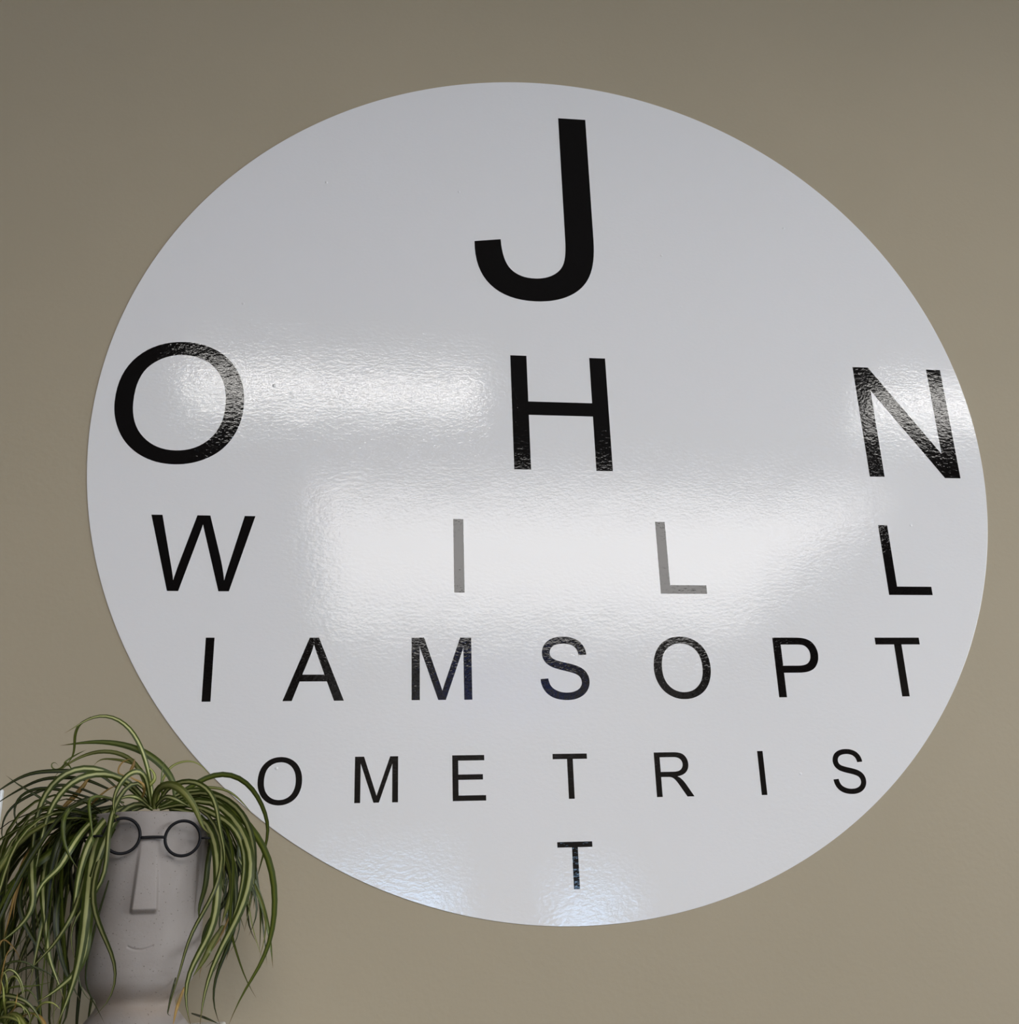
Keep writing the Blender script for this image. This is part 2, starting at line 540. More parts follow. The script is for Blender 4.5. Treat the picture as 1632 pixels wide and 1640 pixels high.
# glyph outlines, 2048 units to the em; 'Q' control points are written as 4-tuples (cx, cy, x, y)
G = {
 'J': [[(59, 416), (234, 440), (241, 272, 297, 210), (353, 148, 452, 148), (525, 148, 578, 181.5), (631, 215, 651, 272.5), (671, 330, 671, 456), (671, 1466), (865, 1466), (865, 467), (865, 283, 820.5, 182), (776, 81, 679.5, 28), (583, -25, 453, -25), (260, -25, 157.5, 86), (55, 197, 59, 416)]],
 'O': [[(99, 714), (99, 1079, 295, 1285.5), (491, 1492, 801, 1492), (1004, 1492, 1167, 1395), (1330, 1298, 1415.5, 1124.5), (1501, 951, 1501, 731), (1501, 508, 1411, 332), (1321, 156, 1156, 65.5), (991, -25, 800, -25), (593, -25, 430, 75), (267, 175, 183, 348), (99, 521, 99, 714)],
       [(299, 711), (299, 446, 441.5, 293.5), (584, 141, 799, 141), (1018, 141, 1159.5, 295), (1301, 449, 1301, 732), (1301, 911, 1240.5, 1044.5), (1180, 1178, 1063.5, 1251.5), (947, 1325, 802, 1325), (596, 1325, 447.5, 1183.5), (299, 1042, 299, 711)]],
 'H': [[(164, 0), (164, 1466), (358, 1466), (358, 864), (1120, 864), (1120, 1466), (1314, 1466), (1314, 0), (1120, 0), (1120, 691), (358, 691), (358, 0)]],
 'N': [[(156, 0), (156, 1466), (355, 1466), (1125, 315), (1125, 1466), (1311, 1466), (1311, 0), (1112, 0), (342, 1152), (342, 0)]],
 'W': [[(414, 0), (25, 1466), (224, 1466), (447, 505), (483, 354, 509, 205), (565, 440, 575, 476), (854, 1466), (1088, 1466), (1298, 724), (1377, 448, 1412, 205), (1440, 344, 1485, 524), (1715, 1466), (1910, 1466), (1508, 0), (1321, 0), (1012, 1117), (973, 1257, 966, 1289), (943, 1188, 923, 1117), (612, 0)]],
 'I': [[(191, 0), (191, 1466), (385, 1466), (385, 0)]],
 'L': [[(150, 0), (150, 1466), (344, 1466), (344, 173), (1066, 173), (1066, 0)]],
 'A': [[(-3, 0), (560, 1466), (769, 1466), (1369, 0), (1148, 0), (977, 444), (364, 444), (203, 0)], [(420, 602), (917, 602), (764, 1008), (694, 1193, 660, 1312), (632, 1171, 581, 1037)]],
 'M': [[(152, 0), (152, 1466), (444, 1466), (791, 428), (839, 283, 861, 211), (886, 291, 939, 446), (1290, 1466), (1551, 1466), (1551, 0), (1364, 0), (1364, 1227), (938, 0), (763, 0), (339, 1248), (339, 0)]],
 'S': [[(92, 471), (275, 487), (288, 377, 335.5, 306.5), (383, 236, 483, 192.5), (583, 149, 708, 149), (819, 149, 904, 182), (989, 215, 1030.5, 272.5), (1072, 330, 1072, 398), (1072, 467, 1032, 518.5), (992, 570, 900, 605), (841, 628, 639, 676.5), (437, 725, 356, 768), (251, 823, 199.5, 904.5), (148, 986, 148, 1087), (148, 1198, 211, 1294.5), (274, 1391, 395, 1441), (516, 1491, 664, 1491), (827, 1491, 951.5, 1438.5), (1076, 1386, 1143, 1284), (1210, 1182, 1215, 1053), (1029, 1039), (1014, 1178, 927.5, 1249), (841, 1320, 672, 1320), (496, 1320, 415.5, 1255.5), (335, 1191, 335, 1100), (335, 1021, 392, 970), (448, 919, 684.5, 865.5), (921, 812, 1009, 772), (1137, 713, 1198, 622.5), (1259, 532, 1259, 414), (1259, 297, 1192, 193.5), (1125, 90, 999.5, 32.5), (874, -25, 717, -25), (518, -25, 383.5, 33), (249, 91, 172.5, 207.5), (96, 324, 92, 471)]],
 'P': [[(158, 0), (158, 1466), (711, 1466), (857, 1466, 934, 1452), (1042, 1434, 1115, 1383.5), (1188, 1333, 1232.5, 1242), (1277, 1151, 1277, 1042), (1277, 855, 1158, 725.5), (1039, 596, 728, 596), (352, 596), (352, 0)], [(352, 769), (731, 769), (919, 769, 998, 839), (1077, 909, 1077, 1036), (1077, 1128, 1030.5, 1193.5), (984, 1259, 908, 1280), (859, 1293, 727, 1293), (352, 1293)]],
 'T': [[(531, 0), (531, 1293), (48, 1293), (48, 1466), (1210, 1466), (1210, 1293), (725, 1293), (725, 0)]],
 'E': [[(162, 0), (162, 1466), (1222, 1466), (1222, 1293), (356, 1293), (356, 844), (1167, 844), (1167, 672), (356, 672), (356, 173), (1256, 173), (1256, 0)]],
 'R': [[(161, 0), (161, 1466), (811, 1466), (1007, 1466, 1109, 1426.5), (1211, 1387, 1272, 1287), (1333, 1187, 1333, 1066), (1333, 910, 1232, 803), (1131, 696, 920, 667), (997, 630, 1037, 594), (1122, 516, 1198, 399), (1453, 0), (1209, 0), (1015, 305), (930, 437, 875, 507), (820, 577, 776.5, 605), (733, 633, 688, 644), (655, 651, 580, 651), (355, 651), (355, 0)], [(355, 819), (772, 819), (905, 819, 980, 846.5), (1055, 874, 1094, 934.5), (1133, 995, 1133, 1066), (1133, 1170, 1057.5, 1237), (982, 1304, 819, 1304), (355, 1304)]],
}
BASE = [0.22206, -0.03819, -0.20651, -0.34063, -0.45902, -0.56001]
SIZE = [0.31404, 0.16844, 0.09766, 0.07654, 0.05253, 0.05232]
ROWS = [('J', 1, -0.11927), ('H', 2, -0.08009), ('N', 2, 0.41292), ('O', 2, -0.58461), ('W', 3, -0.51717), ('I', 3, -0.15512), ('L', 3, 0.11268), ('L', 3, 0.42156), ('I', 4, -0.45012), ('A', 4, -0.34723), ('M', 4, -0.20336), ('S', 4, -0.04272), ('O', 4, 0.10042), ('P', 4, 0.25581), ('T', 4, 0.3997), ('O', 5, -0.37512), ('M', 5, -0.26676), ('E', 5, -0.15339), ('T', 5, -0.02897), ('R', 5, 0.0913), ('I', 5, 0.22067), ('S', 5, 0.31782), ('T', 6, -0.02814)]
ORD = ['', 'top', 'second', 'third', 'fourth', 'fifth', 'bottom']


def flatten(contour):
    out = [contour[0][:2]]
    for p in contour[1:]:
        if len(p) == 2:
            out.append(p)
        else:
            x0, y0 = out[-1]
            for k in range(1, 9):
                t = k / 8
                out.append(((1 - t) ** 2 * x0 + 2 * t * (1 - t) * p[0] + t * t * p[2], (1 - t) ** 2 * y0 + 2 * t * (1 - t) * p[1] + t * t * p[3]))
    if math.hypot(out[0][0] - out[-1][0], out[0][1] - out[-1][1]) < 1: out.pop()
    return out


def letter_mesh(ch, x, base, size):
    cu = bpy.data.curves.new('glyph', 'CURVE')
    cu.dimensions = '2D'
    cu.fill_mode = 'BOTH'
    cu.extrude = 0.00012
    s = size / 1466
    for c in G[ch]:
        pts = flatten(c)
        sp = cu.splines.new('POLY')
        sp.points.add(len(pts) - 1)
        for q, (a, b) in zip(sp.points, pts):
            q.co = (x + a * s, base + b * s, 0, 1)
        sp.use_cyclic_u = True
    o = bpy.data.objects.new('glyph', cu)
    me = bpy.data.meshes.new_from_object(o)
    bpy.data.objects.remove(o)
    bpy.data.curves.remove(cu)
    # glyph plane XY -> wall plane XZ, front towards -y
    me.transform(Matrix(((1, 0, 0, 0), (0, 0, -1, -0.00100), (0, 1, 0, ZC), (0, 0, 0, 1))))
    me.name = 'letter'
    return me


cnt = {}
for ch, row, x in ROWS:
    o = link('letter', letter_mesh(ch, x, BASE[row - 1], SIZE[row - 1]), M_BLACK, decal)
    o['label'] = 'black letter %s in the %s row' % (ch, ORD[row])

# ------------------------------------------------------------------ cabinet, wall plate
ZT = 1.349
XC1 = -0.392
cab = empty('cabinet', (-0.72, -0.2, 0))
tag(cab, 'white laminate cabinet, only its top corner showing under the plants', 'cabinet')
box('body', (-1.05, -0.395, 0), (XC1 - .006, -0.004, ZT - .025), M_CAB, cab, .002)
box('top', (-1.06, -0.41, ZT - .025), (XC1, -0.002, ZT), M_CAB, cab, .0025)
for k in range(4):
    z0, z1 = .06 + k * .315, .06 + k * .315 + .305
    d = box('drawer', (-1.045, -0.412, z0), (XC1 - .012, -0.396, z1), M_CAB, cab, .002)
    tube('handle', [(-.79, -.413, z1 - .08), (-.79, -.432, z1 - .08), (-.65, -.432, z1 - .08), (-.65, -.413, z1 - .08)], .004, M_WIRE, d)

pr = at(5.5, 1264, 0.005)
plate = empty('wall_plate', (pr[0] - .043, 0, pr[2] - .043))
tag(plate, 'small white wall plate cut by the left edge of the picture', 'wall plate')
box('cover', (pr[0] - .086, -.008, pr[2] - .086), (pr[0], 0, pr[2]), M_PLATE, plate, .002)
box('rocker', (pr[0] - .058, -.0115, pr[2] - .066), (pr[0] - .028, -.0075, pr[2] - .02), M_PLATE, plate, .0012)

# ------------------------------------------------------------------ face planter
PX, PY = -0.4635, -0.130
RP = 0.0572
ZR = 1.5490
fd = np.array([CAM[0] - PX, CAM[1] - PY]); fd /= np.linalg.norm(fd)      # facing direction
sd = np.array([-fd[1], fd[0]])                                             # towards the right of the picture
TH0 = math.atan2(fd[1], fd[0])

pot = empty('potted_spider_plant', (PX, PY, ZT))
tag(pot, 'spider plant trailing like hair from a speckled pale planter shaped as a long-nosed face', 'potted plant')


def smooth01(x):
    x = np.clip(x, 0, 1)
    return x * x * (3 - 2 * x)


def outer_radius(z):
    pz = [1.349, 1.353, 1.358, 1.366, 1.374, 1.379, 1.384, 1.390, 1.397, 1.406, 1.418, 1.436, 1.47, 1.51, 1.545, 1.549]
    pr_ = [.0515, .0520, .0500, .0430, .0368, .0352, .0378, .0450, .0510, .0545, .0562, .0570, .0572, .0572, .0570, .0566]
    return np.interp(z, pz, pr_)


def build_planter():
    front = np.linspace(-R_(75), R_(75), 230)
    back = np.linspace(R_(75), 2 * math.pi - R_(75), 70)[1:-1]
    th = np.concatenate([front, back])
    zs = np.concatenate([np.linspace(1.349, 1.40, 60)[:-1], np.linspace(1.40, ZR, 210)])
    # smooth profile by gaussian-filtering the piecewise-linear one
    zz = np.linspace(1.33, 1.56, 2301)
    rr = outer_radius(np.clip(zz, 1.349, ZR))
    ker = np.exp(-0.5 * (np.arange(-60, 61) / 22.0) ** 2); ker /= ker.sum()
    rs = np.convolve(np.pad(rr, 60, mode='edge'), ker, 'valid')
    rz = np.interp(zs, zz, rs)
    T, Z = np.meshgrid(th, zs)
    Rr = np.repeat(rz[:, None], len(th), 1)
    tt = np.where(T > math.pi, T - 2 * math.pi, T)
    u = RP * np.sin(tt)            # sideways position on the face
    isf = np.cos(tt) > 0.2
    # nose: a wedge that grows out of the brow
    zt, zb = 1.5255, 1.4595
    k = np.clip((zt - Z) / (zt - zb), 0, 1)
    hw = 0.0078 + 0.0033 * k
    prom = 0.0002 + 0.0074 * k ** 1.1
    side = smooth01((hw - np.abs(u - 0.0006)) / 0.0040 + 0.5)
    bot = smooth01((Z - zb) / 0.0056 + 0.5)
    top = smooth01((zt + 0.004 - Z) / 0.012)
    nose = side * bot * top * isf
    # eye hollows
    hol = np.zeros_like(Z)
    for s in (-1, 1):
        hol += np.exp(-(((u - s * 0.0285) / 0.0125) ** 2 + ((Z - 1.528) / 0.0125) ** 2))
    # mouth: an incised smile
    mu = u / 0.0118
    zm = 1.4265 + 0.0034 * mu ** 2
    dm = np.abs(Z - zm)
    mouth = np.clip(1 - dm / 0.0011, 0, 1) * (np.abs(mu) < 1) * isf
    Rr = Rr + prom * nose - 0.0046 * hol * isf - 0.0013 * mouth
    A = T + TH0
    X = PX + Rr * np.cos(A); Y = PY + Rr * np.sin(A)
    ny, nx = X.shape
    verts = np.stack([X, Y, Z], -1).reshape(-1, 3)
    # rounded rim and inner wall
    extra = []
    for dr, dz in [(-.0006, .0012), (-.0018, .0018), (-.0034, .0018), (-.0046, .0010), (-.0052, -.001), (-.0055, -.02)]:
        r = rz[-1] + dr
        extra.append(np.stack([PX + r * np.cos(th + TH0), PY + r * np.sin(th + TH0), np.full(nx, ZR + dz)], -1))
    verts = np.concatenate([verts] + extra)
    rows = ny + len(extra)
    idx = np.arange(rows * nx).reshape(rows, nx)
    nrm_grid = np.stack([idx[:-1, :], np.roll(idx, -1, 1)[:-1, :], np.roll(idx, -1, 1)[1:, :], idx[1:, :]], -1)
    quads = nrm_grid.reshape(-1, 4)
    noseq = (nose > 0.06)
    mouthq = (mouth > 0.02)
    def face_mask(m):
        mm = np.zeros((rows, nx), bool); mm[:ny] = m
        return (mm[:-1] & mm[1:] & np.roll(mm, -1, 1)[:-1] & np.roll(mm, -1, 1)[1:]).reshape(-1)
    fn, fm = face_mask(noseq), face_mask(mouthq) 
    fm |= False
    # mouth faces: any quad touching the groove
    mm = np.zeros((rows, nx), bool); mm[:ny] = mouthq
    fm = (mm[:-1] | mm[1:]).reshape(-1) & ~fn
    # vertex normals of the whole surface keep the split seamless
    e1 = verts[quads[:, 2]] - verts[quads[:, 0]]
    e2 = verts[quads[:, 3]] - verts[quads[:, 1]]
    fnrm = np.cross(e1, e2)
    vn = np.zeros_like(verts)
    for c in range(4): np.add.at(vn, quads[:, c], fnrm)
    vn /= np.linalg.norm(vn, axis=1)[:, None] + 1e-12

    def sub(mask, name, parent):
        q = quads[mask]
        used, inv = np.unique(q.ravel(), return_inverse=True)
        me = bpy.data.meshes.new(name)
        me.from_pydata(verts[used].tolist(), [], inv.reshape(-1, 4).tolist())
        me.update()
        me.polygons.foreach_set('use_smooth', [True] * len(me.polygons))
        me.normals_split_custom_set_from_vertices([tuple(v) for v in vn[used]])
        return link(name, me, M_STONE, parent)
    body = sub(~(fn | fm), 'planter', pot)
    a = sub(fn, 'nose', body)
    b = sub(fm, 'mouth', body)
    return body


planter = build_planter()

# soil
V = [(PX, PY, ZR - .010)]
F = []
for j in range(1, 7):
    for k in range(28):
        a = 2 * math.pi * k / 28
        r = (RP - .0057) * j / 6
        V.append((PX + r * math.cos(a), PY + r * math.sin(a), ZR - .011 - .004 * (j / 6) ** 2 + random.uniform(-.0015, .0015)))
for k in range(28):
    F.append((0, 1 + k, 1 + (k + 1) % 28))
for j in range(5):
    for k in range(28):
        a, b = 1 + j * 28 + k, 1 + j * 28 + (k + 1) % 28
        F.append((a, a + 28, b + 28, b))
link('soil', mesh('soil', V, F, True), M_SOIL, pot)


# ------------------------------------------------------------------ spectacles
def on_face(u, z, off):
    """point in the plane in front of the face: u metres to the right, off beyond the face radius"""
    p = np.array([PX, PY]) + fd * (RP + off) + sd * u
    return np.array([p[0], p[1], z])


def face_uv(px, py, off):
    """photo pixel -> (u, z) in the plane `off` in front of the face"""
    d = AX @ np.array([(px - CX) / FPX, 1.0, (CY - py) / FPX])
    q0 = np.array([PX, PY]) + fd * (RP + off)
    t = ((q0 - CAM[:2]) @ fd) / (d[:2] @ fd)
    P = CAM + t * d
    return (P[:2] - q0) @ sd, P[2]


OFF = 0.0035
gl = empty('eyeglasses', tuple(on_face(0, 1.52, OFF)))
tag(gl, 'round black wire glasses resting on the planter face', 'glasses')
cr_ = face_uv(292.6, 1342.6, OFF)
cl_ = face_uv(195.5, 1338.6, OFF)
rl = abs(face_uv(322.6 - 2, 1342.6, OFF)[0] - face_uv(262.6 + 2, 1342.6, OFF)[0]) / 2
for c in (cl_, cr_):
    pts = []
    for k in range(48):
        a = 2 * math.pi * k / 48
        pts.append(on_face(c[0] + rl * math.cos(a), c[1] + rl * math.sin(a), OFF))
    tube('rim', pts, .00145, M_WIRE, gl, True)
b0, b1 = face_uv(224.5, 1341.6, OFF), face_uv(264.5, 1340.9, OFF)
tube('bridge', [on_face(b0[0] + (b1[0] - b0[0]) * t, b0[1] + (b1[1] - b0[1]) * t + .0004 * math.sin(t * math.pi), OFF) for t in np.linspace(0, 1, 7)], .0014, M_WIRE, gl)
for s, c in ((1, cr_), (-1, cl_)):
    e = c[0] + s * rl
    pts = [on_face(e, c[1], OFF), on_face(e + s * .005, c[1], OFF), on_face(e + s * .0085, c[1], OFF - .001), on_face(s * (RP + .0022), c[1], -.022), on_face(s * (RP + .0024), c[1] - .0004, -.04), on_face(s * (RP + .0024), c[1] - .001, -.055), on_face(s * (RP + .001), c[1] - .002, -.062)]
    tube('temple', pts, .0011, M_WIRE, gl)


# ------------------------------------------------------------------ leaves
def catmull(P, n):
    P = np.asarray(P, float)
    if len(P) == 2: P = np.array([P[0], (P[0] + P[1]) / 2, P[1]])
    seg = np.linalg.norm(np.diff(P[:, :2], axis=0), axis=1) + 1e-9
    t = np.concatenate([[0], np.cumsum(seg ** 0.75)])
    out = []
    # finite-difference tangents on the chord parameter
    Tg = np.gradient(P, t, axis=0)
    for s in np.linspace(0, t[-1], n):
        i = min(np.searchsorted(t, s, 'right') - 1, len(P) - 2)
        h = t[i + 1] - t[i]
        x = (s - t[i]) / h
        out.append((2 * x ** 3 - 3 * x ** 2 + 1) * P[i] + (x ** 3 - 2 * x ** 2 + x) * h * Tg[i] + (-2 * x ** 3 + 3 * x ** 2) * P[i + 1] + (x ** 3 - x ** 2) * h * Tg[i + 1])
    return np.array(out)


def clear_of_pot(p, to_cam, gap=.003):
    """move a point that would sit inside the planter out of it"""
    for _ in range(40):
        if not (1.34 < p[2] < ZR + .002): break
        r = math.hypot(p[0] - PX, p[1] - PY)
        lim = float(outer_radius(min(p[2], ZR))) + gap
        f = ((p[:2] - [PX, PY]) @ fd)
        if f > 0.03 and abs((p[:2] - [PX, PY]) @ sd) < .016: lim += .008
        if r >= lim: break
        if to_cam:
            d = CAM - p; d /= np.linalg.norm(d)
            p = p + d * .002
        else:
            p = np.array([PX + (p[0] - PX) / r * lim, PY + (p[1] - PY) / r * lim, p[2]])
    if p[0] < XC1 + .004 and p[1] > -.42 and p[2] < ZT + .004:
        p = np.array([p[0], p[1], ZT + .003 + .002 * random.random()])
    if p[1] > -.003: p = np.array([p[0], -.003 - .002 * random.random(), p[2]])
    return p


def ribbon(name, pts, width, side0, twist, mat, parent, fold=.28, base_w=.55, peak=.35, nc=5):
    """one strap-shaped leaf: folded along the midrib, tapering to a fine tip"""
    n = len(pts)
    T = np.gradient(pts, axis=0)
    T /= np.linalg.norm(T, axis=1)[:, None] + 1e-12
    V, F, UV = [], [], []
    for i in range(n):
        s = i / (n - 1)
        S = side0(i, T[i])
        S = S - T[i] * (S @ T[i])
        l = np.linalg.norm(S)
        S = S / l if l > 1e-6 else np.array(Vector(T[i]).orthogonal().normalized())
        N = np.cross(T[i], S)
        a = twist[0] + (twist[1] - twist[0]) * s
        S2 = S * math.cos(a) + N * math.sin(a)
        N2 = np.cross(T[i], S2)
        w = base_w + (1 - base_w) * math.sin(min(s / peak, 1) * math.pi / 2) if s < peak else max(1 - ((s - peak) / (1 - peak)) ** 1.9, 0.02)
        w *= width / 2
        for c in range(nc):
            x = -1 + 2 * c / (nc - 1)
            V.append(pts[i] + S2 * x * w * math.cos(fold) + N2 * abs(x) * w * math.sin(fold))
            UV.append(((x + 1) / 2, s))
    for i in range(n - 1):
        for c in range(nc - 1):
            a = i * nc + c
            F.append((a, a + 1, a + nc + 1, a + nc))
    me = mesh(name, V, F, True)
    uv = me.uv_layers.new(name='UVMap')
    li = np.empty(len(me.loops), dtype=np.int32)
    me.loops.foreach_get('vertex_index', li)
    uv.data.foreach_set('uv', np.array(UV, dtype=np.float32)[li].ravel())
    return link(name, me, mat, parent)


PXM = 0.00023       # metres per unit of the measuring grid (3.215 units to a photo pixel)


def traced(P, w, mat, d, twist=None, n=24, fold=.3, base=.13, ramp_=.45, parent=None):
    """leaf measured on the photo: P in measuring units, d = distance from the wall of its far part"""
    P = catmull(P, n)
    out = []
    for i, (x, y) in enumerate(P):
        s = i / (n - 1)
        dep = base + (d - base) * smooth01(np.array(s / ramp_))
        out.append(clear_of_pot(at(x / 3.215, 1130 + y / 3.215, float(dep)), d > .15))
    out = np.array(out)
    for _ in range(4): out[1:-1] = (out[:-2] + 2 * out[1:-1] + out[2:]) / 4
    if twist is None: twist = (random.uniform(-.4, .4), random.uniform(-.7, .7))
    def side(i, T):
        v = CAM - out[i]
        return np.cross(T, v / np.linalg.norm(v))
    return ribbon('leaf', out, w * PXM, side, twist, LEAF[mat], parent or pot, fold)


